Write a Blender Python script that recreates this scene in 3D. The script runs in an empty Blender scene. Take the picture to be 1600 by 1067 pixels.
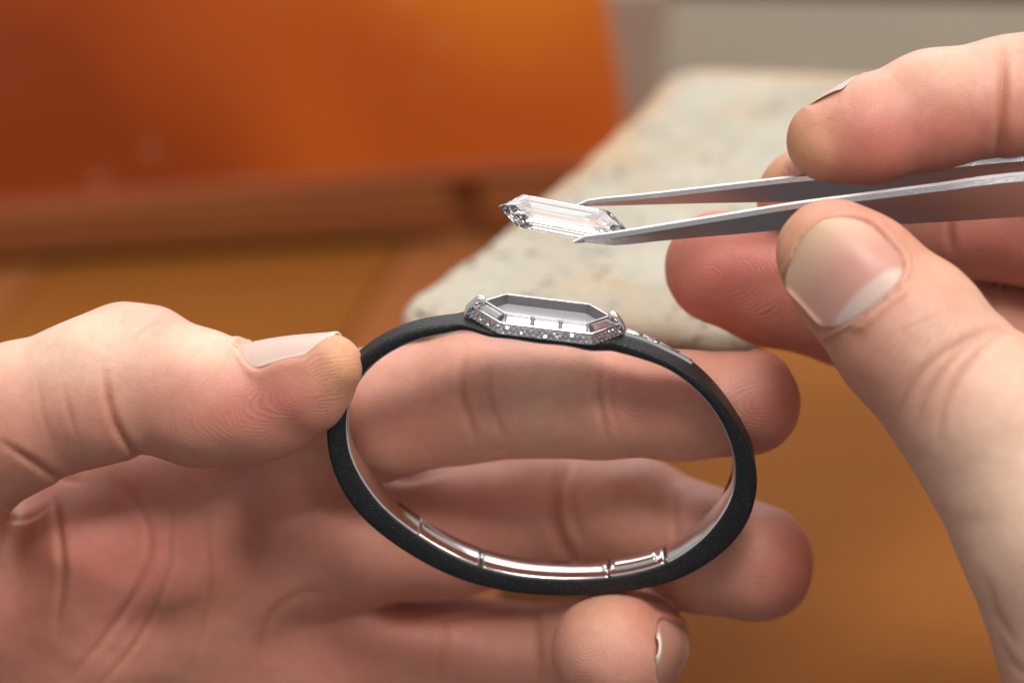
import bpy, bmesh, math, random
import numpy as np
from mathutils import Vector, Matrix

random.seed(7); rng = np.random.default_rng(7)
sc = bpy.context.scene
COL = sc.collection

# ------------------------------------------------------------------ camera
PITCH = math.radians(28.0)          # the camera looks down on the bench by this much
DIST = 385.0                        # mm from the lens to the bracelet
LENS, SENSOR = 90.0, 36.0
FPX = LENS / SENSOR * 1600.0        # focal length in photograph pixels
HB = 119.0                          # mm, height of the bracelet above the table top
R_ = np.array([1.0, 0, 0])
F_ = np.array([0, math.cos(PITCH), -math.sin(PITCH)])
U_ = np.array([0, math.sin(PITCH), math.cos(PITCH)])
FOCUS = np.array([0, 0, HB])
CAM = FOCUS - F_ * DIST
M3 = np.stack([R_, U_, F_], 0)      # rows: view axes in world space

def P(px, py, z=0.0):               # photograph pixel + depth behind the bracelet -> view space (mm)
    s = DIST + z
    return np.array([(px - 800) / FPX * s, -(py - 533.5) / FPX * s, z])
def px_of(p):                       # view space -> photograph pixel
    s = DIST + p[:, 2]
    return np.stack([p[:, 0] / s * FPX + 800, -p[:, 1] / s * FPX + 533.5], 1)
def W(p):                           # view space (mm) -> world (m)
    return (FOCUS + np.asarray(p, float) @ M3) * 0.001
def VIEW(w):                        # world mm -> view mm
    return (np.asarray(w, float) - FOCUS) @ M3.T
def ray(px, py):
    d = R_ * (px - 800) / FPX - U_ * (py - 533.5) / FPX + F_
    return d / np.linalg.norm(d)
def on_level(px, py, h):            # where the sight line meets the level h (world mm)
    d = ray(px, py); return CAM + d * ((h - CAM[2]) / d[2])
def on_plane(px, py, p0, n):
    d = ray(px, py); return CAM + d * (np.dot(p0 - CAM, n) / np.dot(d, n))

cam = bpy.data.cameras.new("camera"); camo = bpy.data.objects.new("camera", cam); COL.objects.link(camo)
cam.lens, cam.sensor_width = LENS, SENSOR
cam.clip_start, cam.clip_end = 0.02, 20.0
camo.matrix_world = Matrix((
    (R_[0], U_[0], -F_[0], CAM[0] * .001), (R_[1], U_[1], -F_[1], CAM[1] * .001),
    (R_[2], U_[2], -F_[2], CAM[2] * .001), (0, 0, 0, 1)))
cam.dof.use_dof = True
cam.dof.focus_distance = (DIST - 5.5) * 0.001
cam.dof.aperture_fstop = 8.0
cam.dof.aperture_blades = 9
sc.camera = camo

# ------------------------------------------------------------------ light
world = bpy.data.worlds.new("World"); sc.world = world; world.use_nodes = True
bgn = world.node_tree.nodes["Background"]
bgn.inputs[0].default_value = (1.0, 0.97, 0.94, 1); bgn.inputs[1].default_value = 0.39

def area(name, to_cam, dist, size, watts, colour):      # to_cam: direction to the lamp in view axes
    d = np.array(to_cam, float); d /= np.linalg.norm(d)
    w = d @ M3
    l = bpy.data.lights.new(name, 'AREA'); l.shape = 'RECTANGLE'; l.size, l.size_y = size
    l.energy = watts; l.color = colour
    o = bpy.data.objects.new(name, l); COL.objects.link(o)
    o.location = (FOCUS + w * dist) * .001
    o.rotation_euler = Vector(w).to_track_quat('Z', 'Y').to_euler()
    return o
area("key_softbox", (0.10, 0.67, -0.66), 800, (0.27, 0.27), 4.6, (1.0, 0.965, 0.91))
area("side_softbox", (0.64, 0.46, -0.61), 800, (0.14, 0.14), 1.9, (1.0, 0.96, 0.90))
area("overhead_diffuser", (0.0, 0.93, 0.24), 1100, (1.1, 1.0), 7.2, (1.0, 0.98, 0.95))
area("back_fill_lamp", (0.107, 0.727, 0.678), 950, (0.5, 0.42), 0.9, (0.97, 0.95, 1.0))  # added lamp in the window plate's mirror direction, to brighten the plate

sc.view_settings.view_transform = 'Standard'; sc.view_settings.look = 'None'
sc.view_settings.exposure = 0.16; sc.view_settings.gamma = 1.0
sc.render.engine = 'CYCLES'
sc.cycles.use_denoising = True
sc.cycles.max_bounces = 24; sc.cycles.transmission_bounces = 24; sc.cycles.glossy_bounces = 8
sc.cycles.caustics_reflective = True; sc.cycles.caustics_refractive = True
sc.cycles.sample_clamp_indirect = 6.0

# ------------------------------------------------------------------ small helpers
def tag(o, label=None, cat=None, group=None, kind=None):
    if label: o["label"] = label
    if cat: o["category"] = cat
    if group: o["group"] = group
    if kind: o["kind"] = kind
    return o
def mesh_obj(name, verts, faces, mat, parent=None, smooth=True, world_mm=False):
    v = np.asarray(verts, float)
    v = v * .001 if world_mm else W(v)
    me = bpy.data.meshes.new(name); me.from_pydata(v.tolist(), [], [list(map(int, f)) for f in faces]); me.update()
    if smooth: me.polygons.foreach_set("use_smooth", [True] * len(me.polygons))
    if mat: me.materials.append(mat)
    o = bpy.data.objects.new(name, me); COL.objects.link(o)
    if parent: o.parent = parent
    return o
def fix_normals(o):
    bm = bmesh.new(); bm.from_mesh(o.data); bmesh.ops.recalc_face_normals(bm, faces=bm.faces); bm.to_mesh(o.data); bm.free()
def bevel(o, w_mm, seg=2, angle=35):
    m = o.modifiers.new("bevel", 'BEVEL'); m.width = w_mm * .001; m.segments = seg
    m.limit_method = 'ANGLE'; m.angle_limit = math.radians(angle)
    return o
def unit(v): v = np.asarray(v, float); return v / np.linalg.norm(v)
def spline(pts, n, closed=True):        # Catmull-Rom, evenly resampled
    p = np.asarray(pts, float); m = len(p); out = []
    for i in range(m if closed else m - 1):
        a, b, c, d = (p[(i + k) % m] if closed else p[min(max(i + k, 0), m - 1)] for k in (-1, 0, 1, 2))
        t = np.linspace(0, 1, 24, endpoint=False)[:, None]
        out.append(.5 * ((2 * b) + (-a + c) * t + (2 * a - 5 * b + 4 * c - d) * t * t + (-a + 3 * b - 3 * c + d) * t ** 3))
    q = np.concatenate(out)
    if not closed: q = np.concatenate([q, p[-1:]])
    r = np.concatenate([q, q[:1]]) if closed else q
    L = np.concatenate([[0], np.cumsum(np.linalg.norm(np.diff(r, axis=0), axis=1))])
    s = np.linspace(0, L[-1], n, endpoint=not closed)
    return np.stack([np.interp(s, L, r[:, k]) for k in range(p.shape[1])], 1)

# ------------------------------------------------------------------ materials
def mat(name):
    m = bpy.data.materials.new(name); m.use_nodes = True
    nt = m.node_tree; b = nt.nodes["Principled BSDF"]
    return m, nt, b
def nd(nt, t, **kw):
    n = nt.nodes.new(t)
    for k, v in kw.items():
        if k.startswith('i_'):
            key = k[2:]; n.inputs[int(key) if key.isdigit() else key.replace('_', ' ')].default_value = v
        else: setattr(n, k, v)
    return n
def ramp(nt, fac, stops, interp='LINEAR'):
    r = nt.nodes.new('ShaderNodeValToRGB'); r.color_ramp.interpolation = interp
    e = r.color_ramp.elements
    while len(e) < len(stops): e.new(.5)
    for x, (p, c) in zip(e, stops): x.position = p; x.color = (*c, 1)
    nt.links.new(fac, r.inputs[0]); return r.outputs[0]
def noise(nt, scale, detail=3, rough=.5, vec=None, dist=0):
    n = nd(nt, 'ShaderNodeTexNoise'); n.inputs['Scale'].default_value = scale; n.inputs['Detail'].default_value = detail
    n.inputs['Roughness'].default_value = rough; n.inputs['Distortion'].default_value = dist
    if vec is not None: nt.links.new(vec, n.inputs['Vector'])
    return n.outputs['Fac']
def obj_vec(nt, scale=(1, 1, 1), rot=(0, 0, 0)):
    tc = nt.nodes.new('ShaderNodeTexCoord'); mp = nt.nodes.new('ShaderNodeMapping')
    mp.inputs['Scale'].default_value = scale; mp.inputs['Rotation'].default_value = rot
    nt.links.new(tc.outputs['Object'], mp.inputs[0]); return mp.outputs[0]
def mix(nt, fac, a, b, mode='MIX'):
    m = nt.nodes.new('ShaderNodeMix'); m.data_type = 'RGBA'; m.blend_type = mode
    for sock, v in ((m.inputs[0], fac), (m.inputs[6], a), (m.inputs[7], b)):
        if isinstance(v, bpy.types.NodeSocket): nt.links.new(v, sock)
        elif isinstance(v, tuple): sock.default_value = (*v, 1)
        else: sock.default_value = v
    return m.outputs[2]
def math_(nt, op, a, b=None, c=None):
    m = nt.nodes.new('ShaderNodeMath'); m.operation = op
    for s, v in zip(m.inputs, (a, b, c)):
        if v is None: continue
        if isinstance(v, bpy.types.NodeSocket): nt.links.new(v, s)
        else: s.default_value = v
    return m.outputs[0]
def attr(nt, name):
    a = nt.nodes.new('ShaderNodeAttribute'); a.attribute_name = name; return a.outputs['Fac']
def bump(nt, h, dist_mm, strength=1.0, prev=None):
    b = nt.nodes.new('ShaderNodeBump'); b.inputs['Distance'].default_value = dist_mm * .001; b.inputs['Strength'].default_value = strength
    nt.links.new(h, b.inputs['Height'])
    if prev is not None: nt.links.new(prev, b.inputs['Normal'])
    return b.outputs[0]

def skin_material():
    m, nt, b = mat("skin"); v = obj_vec(nt)
    big = noise(nt, 55, 3, .55, v); mid = noise(nt, 260, 4, .6, v)
    col = mix(nt, big, (0.52, 0.21, 0.145), (0.60, 0.29, 0.21))
    fl = math_(nt, 'MULTIPLY_ADD', mid, .5, .72)
    fl = math_(nt, 'MULTIPLY', attr(nt, 'flush'), fl)
    col = mix(nt, fl, col, (0.50, 0.135, 0.105))
    col = mix(nt, attr(nt, 'sallow'), col, (0.70, 0.43, 0.21))
    col = mix(nt, attr(nt, 'pale'), col, (0.77, 0.545, 0.41))
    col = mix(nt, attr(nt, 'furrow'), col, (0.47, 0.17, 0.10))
    blot = ramp(nt, noise(nt, 520, 3, .6, v), [(.38, (.9, .84, .84)), (.62, (1.05, 1.05, 1.05))])
    col = mix(nt, .4, col, blot, 'MULTIPLY')
    nt.links.new(col, b.inputs['Base Color'])
    b.inputs['Subsurface Weight'].default_value = 0.55
    b.inputs['Subsurface Radius'].default_value = (1.0, .34, .17)
    b.inputs['Subsurface Scale'].default_value = .0048
    b.inputs['Specular IOR Level'].default_value = .42
    rg = math_(nt, 'MULTIPLY_ADD', noise(nt, 900, 2, .5, v), .22, .36)
    nt.links.new(rg, b.inputs['Roughness'])
    vo = nd(nt, 'ShaderNodeTexVoronoi', feature='DISTANCE_TO_EDGE'); vo.inputs['Scale'].default_value = 2100
    wv = mix(nt, .0016, v, nd_color(nt, v), 'ADD'); nt.links.new(wv, vo.inputs['Vector'])
    cell = math_(nt, 'MINIMUM', math_(nt, 'MULTIPLY', vo.outputs['Distance'], 6.0), 1.0)
    n1 = bump(nt, cell, .04, .6)
    n1 = bump(nt, noise(nt, 700, 4, .6, v), .09, .4, n1)
    for rot, st in ((.5, .3), (-.7, .22)):      # fine crossing lines of the skin
        lv = obj_vec(nt, (350, 2400, 1500), (.2, .4, rot)); n1 = bump(nt, noise(nt, 1.0, 2, .5, lv), .05, st, n1)
    # friction ridges: the phase is millimetres from the core of the print
    ph = math_(nt, 'ADD', attr(nt, 'print_phase'), math_(nt, 'MULTIPLY', noise(nt, 130, 2, .5, v), 3.2))
    rid = math_(nt, 'SINE', math_(nt, 'MULTIPLY', ph, 2 * math.pi / .47))
    rid = math_(nt, 'MULTIPLY', rid, attr(nt, 'print_mask'))
    n2 = bump(nt, rid, .024, .45, n1)
    nt.links.new(n2, b.inputs['Normal'])
    return m
def nd_color(nt, vec):
    n = nd(nt, 'ShaderNodeTexNoise'); n.inputs['Scale'].default_value = 300; n.inputs['Detail'].default_value = 2
    nt.links.new(vec, n.inputs['Vector']); return n.outputs['Color']

def nail_material():
    m, nt, b = mat("fingernail"); v = obj_vec(nt)
    col = mix(nt, noise(nt, 160, 2, .5, v), (0.53, 0.245, 0.19), (0.57, 0.30, 0.24))
    col = mix(nt, attr(nt, 'nail_tip'), col, (0.62, 0.40, 0.27))
    col = mix(nt, attr(nt, 'lunula_sheen'), col, (0.68, 0.51, 0.45))
    col = mix(nt, attr(nt, 'free_edge'), col, (0.78, 0.66, 0.56))
    nt.links.new(col, b.inputs['Base Color'])
    b.inputs['Subsurface Weight'].default_value = .25; b.inputs['Subsurface Scale'].default_value = .002
    b.inputs['Subsurface Radius'].default_value = (1, .5, .35)
    b.inputs['Roughness'].default_value = .45; b.inputs['Specular IOR Level'].default_value = .5
    nt.links.new(bump(nt, noise(nt, 700, 3, .6, v), .05, .3), b.inputs['Normal'])
    return m
def steel_material(name, col, rough, scratch=None):
    m, nt, b = mat(name); v = obj_vec(nt, scratch or (1, 1, 1))
    b.inputs['Metallic'].default_value = 1; b.inputs['Base Color'].default_value = (*col, 1)
    r = math_(nt, 'MULTIPLY_ADD', noise(nt, 900 if not scratch else 60, 3, .6, v), rough * .9, rough * .55)
    nt.links.new(r, b.inputs['Roughness'])
    if scratch: nt.links.new(bump(nt, noise(nt, 90, 4, .6, v), .03, .5), b.inputs['Normal'])
    return m
def gem_material():
    m, nt, b = mat("diamond")
    b.inputs['Transmission Weight'].default_value = 1; b.inputs['IOR'].default_value = 2.42
    b.inputs['Roughness'].default_value = 0.0; b.inputs['Base Color'].default_value = (1, .985, .99, 1)
    return m
def leather_material():
    m, nt, b = mat("black_strap"); v = obj_vec(nt)
    vo = nd(nt, 'ShaderNodeTexVoronoi'); vo.inputs['Scale'].default_value = 4200; nt.links.new(v, vo.inputs['Vector'])
    n1 = noise(nt, 3800, 3, .7, v)
    col = mix(nt, n1, (0.004, .004, .005), (.014, .014, .016))
    fk = nd(nt, 'ShaderNodeTexVoronoi'); fk.inputs['Scale'].default_value = 2600; nt.links.new(v, fk.inputs['Vector'])
    fl = ramp(nt, fk.outputs['Distance'], [(.10, (1, 1, 1)), (.2, (0, 0, 0))])
    col = mix(nt, fl, col, (.10, .10, .105)); nt.links.new(col, b.inputs['Base Color'])
    nt.links.new(math_(nt, 'MULTIPLY_ADD', noise(nt, 2600, 2, .5, v), .35, .3), b.inputs['Roughness'])
    b.inputs['Specular IOR Level'].default_value = .4
    nt.links.new(bump(nt, vo.outputs['Distance'], .08, .9, bump(nt, n1, .03, .6)), b.inputs['Normal'])
    return m
def stone_material():
    m, nt, b = mat("pale_stone"); v = obj_vec(nt)
    n1 = noise(nt, 26, 5, .6, v, .4)
    col = ramp(nt, n1, [(.3, (.41, .355, .275)), (.5, (.50, .465, .38)), (.72, (.56, .53, .445))])
    col = mix(nt, math_(nt, 'MULTIPLY', ramp(nt, noise(nt, 210, 6, .75, v), [(.42, (0, 0, 0)), (.68, (1, 1, 1))]), .7), col, (.36, .34, .28))
    warm = ramp(nt, noise(nt, 38, 4, .6, v, 1.0), [(.5, (0, 0, 0)), (.72, (.75, .75, .75))])
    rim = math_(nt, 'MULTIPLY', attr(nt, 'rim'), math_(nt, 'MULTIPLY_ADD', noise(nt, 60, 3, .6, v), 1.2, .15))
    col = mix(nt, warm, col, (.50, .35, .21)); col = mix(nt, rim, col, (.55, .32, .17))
    pv = nd(nt, 'ShaderNodeTexVoronoi'); pv.inputs['Scale'].default_value = 480; nt.links.new(v, pv.inputs['Vector'])
    gate = ramp(nt, noise(nt, 95, 3, .6, v), [(.5, (0, 0, 0)), (.62, (1, 1, 1))])
    pit = math_(nt, 'MULTIPLY', ramp(nt, pv.outputs['Distance'], [(.16, (1, 1, 1)), (.42, (0, 0, 0))]), gate)
    col = mix(nt, math_(nt, 'MULTIPLY', pit, .85), col, (.12, .105, .08))
    nt.links.new(col, b.inputs['Base Color']); b.inputs['Roughness'].default_value = .85
    h = math_(nt, 'SUBTRACT', noise(nt, 420, 6, .7, v), math_(nt, 'MULTIPLY', pit, .9))
    nt.links.new(bump(nt, h, .8, 1.0, bump(nt, noise(nt, 60, 4, .6, v), 2.5, .8)), b.inputs['Normal'])
    return m
def wood_material(name, c0, c1, rough, rot=0.0, scale=1.0, coat=0.0):
    m, nt, b = mat(name); v = obj_vec(nt, (3 * scale, 40 * scale, 40 * scale), (0, 0, rot))
    g = noise(nt, 3.0, 5, .6, v, 1.2); v2 = obj_vec(nt); big = noise(nt, 7, 3, .5, v2)
    col = mix(nt, g, c0, c1); col = mix(nt, math_(nt, 'MULTIPLY', big, .5), col, tuple(.6 * x for x in c0))
    nt.links.new(col, b.inputs['Base Color']); b.inputs['Roughness'].default_value = rough
    b.inputs['Coat Weight'].default_value = coat; b.inputs['Coat Roughness'].default_value = .15
    b.inputs['Specular IOR Level'].default_value = .05
    nt.links.new(bump(nt, g, .3, .3), b.inputs['Normal'])
    return m
def orange_material():
    m, nt, b = mat("orange_lacquer"); v = obj_vec(nt); vs = obj_vec(nt, (4, 4, 30), (0, .06, 0))
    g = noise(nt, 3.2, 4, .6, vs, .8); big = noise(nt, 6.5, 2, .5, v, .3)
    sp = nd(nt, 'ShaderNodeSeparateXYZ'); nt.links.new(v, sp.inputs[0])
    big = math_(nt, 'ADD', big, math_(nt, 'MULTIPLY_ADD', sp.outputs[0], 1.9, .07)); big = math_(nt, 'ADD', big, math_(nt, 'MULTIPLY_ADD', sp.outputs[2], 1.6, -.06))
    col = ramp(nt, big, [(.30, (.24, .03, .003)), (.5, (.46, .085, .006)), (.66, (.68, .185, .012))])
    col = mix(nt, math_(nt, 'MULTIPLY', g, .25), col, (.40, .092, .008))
    dust = ramp(nt, noise(nt, 75, 2, .5, v), [(.68, (0, 0, 0)), (.78, (1, 1, 1))])
    col = mix(nt, math_(nt, 'MULTIPLY', dust, .4), col, (.55, .34, .22))
    nt.links.new(col, b.inputs['Base Color']); b.inputs['Roughness'].default_value = .38
    nt.links.new(bump(nt, g, .4, .25), b.inputs['Normal'])
    return m
def plain_material(name, col, rough, n_scale=40, n_amt=.12):
    m, nt, b = mat(name); v = obj_vec(nt)
    c = mix(nt, noise(nt, n_scale, 4, .6, v), tuple(x * (1 - n_amt) for x in col), tuple(min(1, x * (1 + n_amt)) for x in col))
    nt.links.new(c, b.inputs['Base Color']); b.inputs['Roughness'].default_value = rough
    nt.links.new(bump(nt, noise(nt, n_scale * 14, 3, .6, v), .15, .3), b.inputs['Normal'])
    return m

SKIN = skin_material(); NAIL = nail_material()
STEEL = steel_material("brushed_steel", (.66, .65, .67), .12, (60, 900, 900))
GOLD = steel_material("white_gold", (.90, .89, .90), .10)
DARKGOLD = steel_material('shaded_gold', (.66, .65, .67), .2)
LINING = steel_material("polished_lining", (.88, .84, .82), .14)
GEM = gem_material(); STRAP = leather_material(); STONE = stone_material()
TABLE = wood_material("table_wood", (.27, .092, .017), (.32, .115, .024), .62, .25)
CABINET = wood_material("cabinet_wood", (.25, .084, .027), (.30, .102, .035), .5)
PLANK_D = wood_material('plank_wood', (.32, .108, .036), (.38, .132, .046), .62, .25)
FLOOR = plain_material('floor', (.16, .15, .16), .8)
BLOCK = wood_material("block_wood", (.24, .11, .045), (.32, .15, .06), .6)
ORANGE = orange_material()
GREY = plain_material("grey_board", (.44, .43, .36), .8)
TAUPE = plain_material("taupe_board", (.34, .265, .21), .8)
DARK = plain_material("dark_lid", (.035, .032, .028), .6)
def crystal_material():
    m, nt, b = mat("polished_plate")
    b.inputs['Base Color'].default_value = (.37, .35, .375, 1); b.inputs['Roughness'].default_value = .22; b.inputs['Coat Weight'].default_value = .4
    return m
PLATE = crystal_material()

# ------------------------------------------------------------------ the setting
def box_mesh(name, c8, m, parent=None, bev=0.0):
    f = [(0, 1, 2, 3), (7, 6, 5, 4), (0, 4, 5, 1), (1, 5, 6, 2), (2, 6, 7, 3), (3, 7, 4, 0)]
    o = mesh_obj(name, c8, f, m, parent, smooth=False, world_mm=True); fix_normals(o)
    if bev: bevel(o, bev)
    return o
def prism(name, poly_mm, vec, m, parent=None, bev=0.0):
    a = np.asarray(poly_mm, float); n = len(a); v = np.concatenate([a, a + vec])
    f = [list(range(n)), list(range(2 * n - 1, n - 1, -1))] + [(i, (i + 1) % n, n + (i + 1) % n, n + i) for i in range(n)]
    o = mesh_obj(name, v, f, m, parent, smooth=False, world_mm=True); fix_normals(o)
    if bev: bevel(o, bev, 3)
    return o
def wall_px(pxs, A, n):  # picture points set on the upright plane through A
    return [on_plane(x, y, A, n) for x, y in pxs]
ZV = np.array([0, 0, 1.0])

table = box_mesh("table", [(-1500, 28, -34), (1500, 28, -34), (1500, 1500, -34), (-1500, 1500, -34),
                   (-1500, 28, -9), (1500, 28, -9), (1500, 1500, -9), (-1500, 1500, -9)], CABINET, None, 2)
tag(table, "brown wooden bench top under the hands and stone", None, None, "structure")
l0, l1 = on_level(620, 400, 0)[:2], on_level(545, 520, 0)[:2]; dl = unit(l0 - l1); pl_ = np.array([dl[1], -dl[0]])
def across(x, y): return float((on_level(x, y, 0)[:2] - l0) @ pl_)
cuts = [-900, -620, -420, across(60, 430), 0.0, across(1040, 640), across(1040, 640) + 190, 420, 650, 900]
def plank(c0, c1, m):
    c0 += .5; c1 -= .5; pts = []
    for c, far in ((c0, 0), (c1, 0), (c1, 1), (c0, 1)):
        b = l0 + pl_ * c; yy = 26 if not far else 1490
        pts.append(b + dl * ((yy - b[1]) / dl[1]))
    return box_mesh("plank", [(*p, h) for h in (-8.5, 0) for p in pts], m, table, .8)
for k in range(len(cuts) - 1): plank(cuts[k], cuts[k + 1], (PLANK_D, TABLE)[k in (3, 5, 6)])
fl_ = box_mesh("floor", [(-2500, -2500, -790), (2500, -2500, -790), (2500, 3000, -790), (-2500, 3000, -790), (-2500, -2500, -770), (2500, -2500, -770), (2500, 3000, -770), (-2500, 3000, -770)], FLOOR)
tag(fl_, "dark grey floor below the wooden bench", None, None, "structure")

# cabinet at the back left with the orange board lying on it
A = on_level(0, 428, 0); B = on_level(700, 388, 0); dAB = unit(B - A); nAB = unit(np.cross(dAB, ZV))
if nAB[1] > 0: nAB = -nAB
A0 = A - dAB * 60
right_end = on_plane(905, 300, A, nAB); right_end[2] = 0
cabinet = bpy.data.objects.new("wooden_cabinet", None); COL.objects.link(cabinet)
tag(cabinet, "dark brown wooden drawer cabinet in the background below the orange board", "cabinet")
hcab = on_plane(450, 298, A, nAB)[2]
def cab_poly(p, q, h0, h1, inset=0):
    o = -nAB * inset
    return [p + o + ZV * h0, q + o + ZV * h0, q + o + ZV * h1, p + o + ZV * h1]
sx = lambda x: (lambda q: np.array([q[0], q[1], 0]))(on_plane(x, 340, A, nAB))
prism("carcass", cab_poly(A0, right_end, .3, hcab - 1, 9), -nAB * 120, CABINET, cabinet, 1)
prism("drawer_front", cab_poly(A0 + dAB * 3, sx(704), 3, hcab - 3, 2), -nAB * 6.5, CABINET, cabinet, 1.5)
prism("drawer_front", cab_poly(sx(752), right_end - dAB * 3, 3, hcab - 3, 2), -nAB * 6.5, CABINET, cabinet, 1.5)
fr = on_plane(450, 298, A - nAB * 5, nAB); nTB = unit(nAB * math.cos(math.radians(6)) + ZV * math.sin(math.radians(6)))
ob = wall_px([(-90, 338), (300, 307), (930, 262), (986, 252), (968, 110), (938, -60), (-90, -60)], fr, nTB)
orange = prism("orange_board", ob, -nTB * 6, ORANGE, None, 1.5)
EDGE = plain_material("edge_highlight_tint", (.36, .09, .03), .6, 30, .3)  # pinkish tint paints the light caught along the board's lower edge
prism("edge_highlight", wall_px([(-90, 340), (300, 309), (930, 264), (986, 254), (985, 240), (925, 247), (300, 290), (-90, 322)], fr + nTB * 1.0, nTB), -nTB * .9, EDGE, orange, .3)
tag(orange, "glossy orange lacquered board standing on the dark brown cabinet", "board")

# grey box and taupe panel behind it
GA = on_level(1011, 262, 0); GB = on_level(1700, 250, 0); dG = unit(GB - GA); nG = unit(np.cross(dG, ZV)); nG = nG if nG[1] < 0 else -nG
gb = bpy.data.objects.new("grey_box", None); COL.objects.link(gb); tag(gb, "plain matte grey box standing behind the pale stone", "box")
top = wall_px([(1044, -8), (1760, 16)], GA, nG)
prism("side_panel", [GA, GA + dG * 190, GA + dG * 190 + ZV * (top[1][2]), top[0]], -nG * 90 + dG * 40, GREY, gb, 1.2)
prism("lid", [top[0] + ZV * .4 + nG * 1 - dG * 1, GA + dG * 191 + ZV * (top[1][2] + .4) + nG * 1, GA + dG * 191 + ZV * (top[1][2] + 12) + nG * 1, top[0] + ZV * 12 + nG * 1 - dG], -nG * 92 + dG * 40, DARK, gb, 1)
tpb = wall_px([(925, 278), (1023, 278), (1042, -14), (925, -14)], GA + nG * 4, nG)
for q in tpb[:2]: q[2] = .3
tp = prism("taupe_panel", tpb, -nG * 3.6, TAUPE, None, .6)
tag(tp, "taupe panel showing between the orange board and the grey box", "panel")

# ------------------------------------------------------------------ pale stone on a wooden block
htop = (W(P(850, 500, 52)) * 1000)[2]
so = np.array([on_level(x, y, htop)[:2] for x, y in [
    (626, 488), (640, 462), (700, 416), (765, 369), (835, 309), (905, 250), (985, 176), (1050, 112), (1120, 104), (1250, 108), (1400, 114), (1560, 118),
    (1650, 150), (1640, 250), (1520, 330), (1380, 410), (1270, 470), (1200, 506), (1140, 514), (1050, 508), (950, 503), (850, 503), (740, 501), (660, 499)]])
so = spline(so, 420)
tan = np.roll(so, -1, 0) - np.roll(so, 1, 0); tan /= np.linalg.norm(tan, axis=1)[:, None]
nin = np.stack([-tan[:, 1], tan[:, 0]], 1)
if np.sum((so.mean(0) - so) * nin) < 0: nin = -nin
cen = np.array([on_level(1150, 330, htop)[0], on_level(1150, 330, htop)[1]])
def lump(p, f, ph): return np.sin(p[:, 0] * f + ph) * np.cos(p[:, 1] * f * 1.13 + ph * 1.7)
so2 = so + nin * (0.35 * lump(so, .31, 1.0) + .2 * lump(so, .83, 3.0))[:, None]
prof = [(5, -7.0), (2.2, -6.2), (.8, -5.2), (.2, -4.0), (0, -2.8), (.35, -1.6), (1.1, -.75), (2.2, -.25), (4, 0)]
rings = [np.column_stack([so2 + nin * a, np.full(len(so), htop + h)]) for a, h in prof]
base = so2 + nin * 4
for k in np.linspace(.06, .985, 26):
    q = base * (1 - k) + cen * k
    rings.append(np.column_stack([q, htop + .25 * lump(q, .11, .4) * min(1, k * 5) + .12 * lump(q, .37, 2.2) * min(1, k * 5) + 0 * q[:, 0]]))
n = len(so); V = np.concatenate(rings); Fc = []
for i in range(len(rings) - 1):
    for j in range(n): Fc.append((i * n + j, i * n + (j + 1) % n, (i + 1) * n + (j + 1) % n, (i + 1) * n + j))
Fc.append([(len(rings) - 1) * n + j for j in range(n)]); Fc.append([n - 1 - j for j in range(n)])
stone = mesh_obj("stone_slab", V, Fc, STONE, world_mm=True); fix_normals(stone)
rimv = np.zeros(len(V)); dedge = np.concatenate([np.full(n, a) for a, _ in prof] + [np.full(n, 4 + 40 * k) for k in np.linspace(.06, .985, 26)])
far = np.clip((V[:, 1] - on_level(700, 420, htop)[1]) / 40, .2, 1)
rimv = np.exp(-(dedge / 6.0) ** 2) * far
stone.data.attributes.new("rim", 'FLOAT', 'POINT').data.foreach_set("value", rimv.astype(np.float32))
tag(stone, "flat pale beige stone slab with rounded edges behind the bracelet", "stone")
bk = [(W(P(x, 560, z)) * 1000)[:2] for x, z in ((775, 72), (985, 72), (1015, 102), (880, 102))]
blk = box_mesh("wooden_block", [(*q, h) for h in (.4, htop - 7.1) for q in bk], BLOCK, None, 1)
tag(blk, "upright wooden block under the pale stone slab behind the hand", "block")

# ------------------------------------------------------------------ hands: one smooth distance field each
def round_cone(p, a, r1, b, r2):
    ba = b - a; l2 = ba @ ba; rr = r1 - r2; a2 = l2 - rr * rr
    if a2 <= 1e-6:
        return np.linalg.norm(p - (a if r1 > r2 else b), axis=1) - max(r1, r2)
    il2 = 1 / l2; pa = p - a; y = pa @ ba; z = y - l2
    x2 = np.sum((pa * l2 - ba * y[:, None]) ** 2, axis=1); y2 = y * y * l2; z2 = z * z * l2
    k = np.sign(rr) * rr * rr * x2
    d = (np.sqrt(x2 * a2 * il2) + y * rr) * il2 - r1
    c1 = np.sign(z) * a2 * z2 > k; c2 = (~c1) & (np.sign(y) * a2 * y2 < k)
    d[c1] = np.sqrt(x2[c1] + z2[c1]) * il2 - r2
    d[c2] = np.sqrt(x2[c2] + y2[c2]) * il2 - r1
    return d
def smin(a, b, k):
    h = np.maximum(k - np.abs(a - b), 0) / k
    return np.minimum(a, b) - h * h * k * .25

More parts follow.
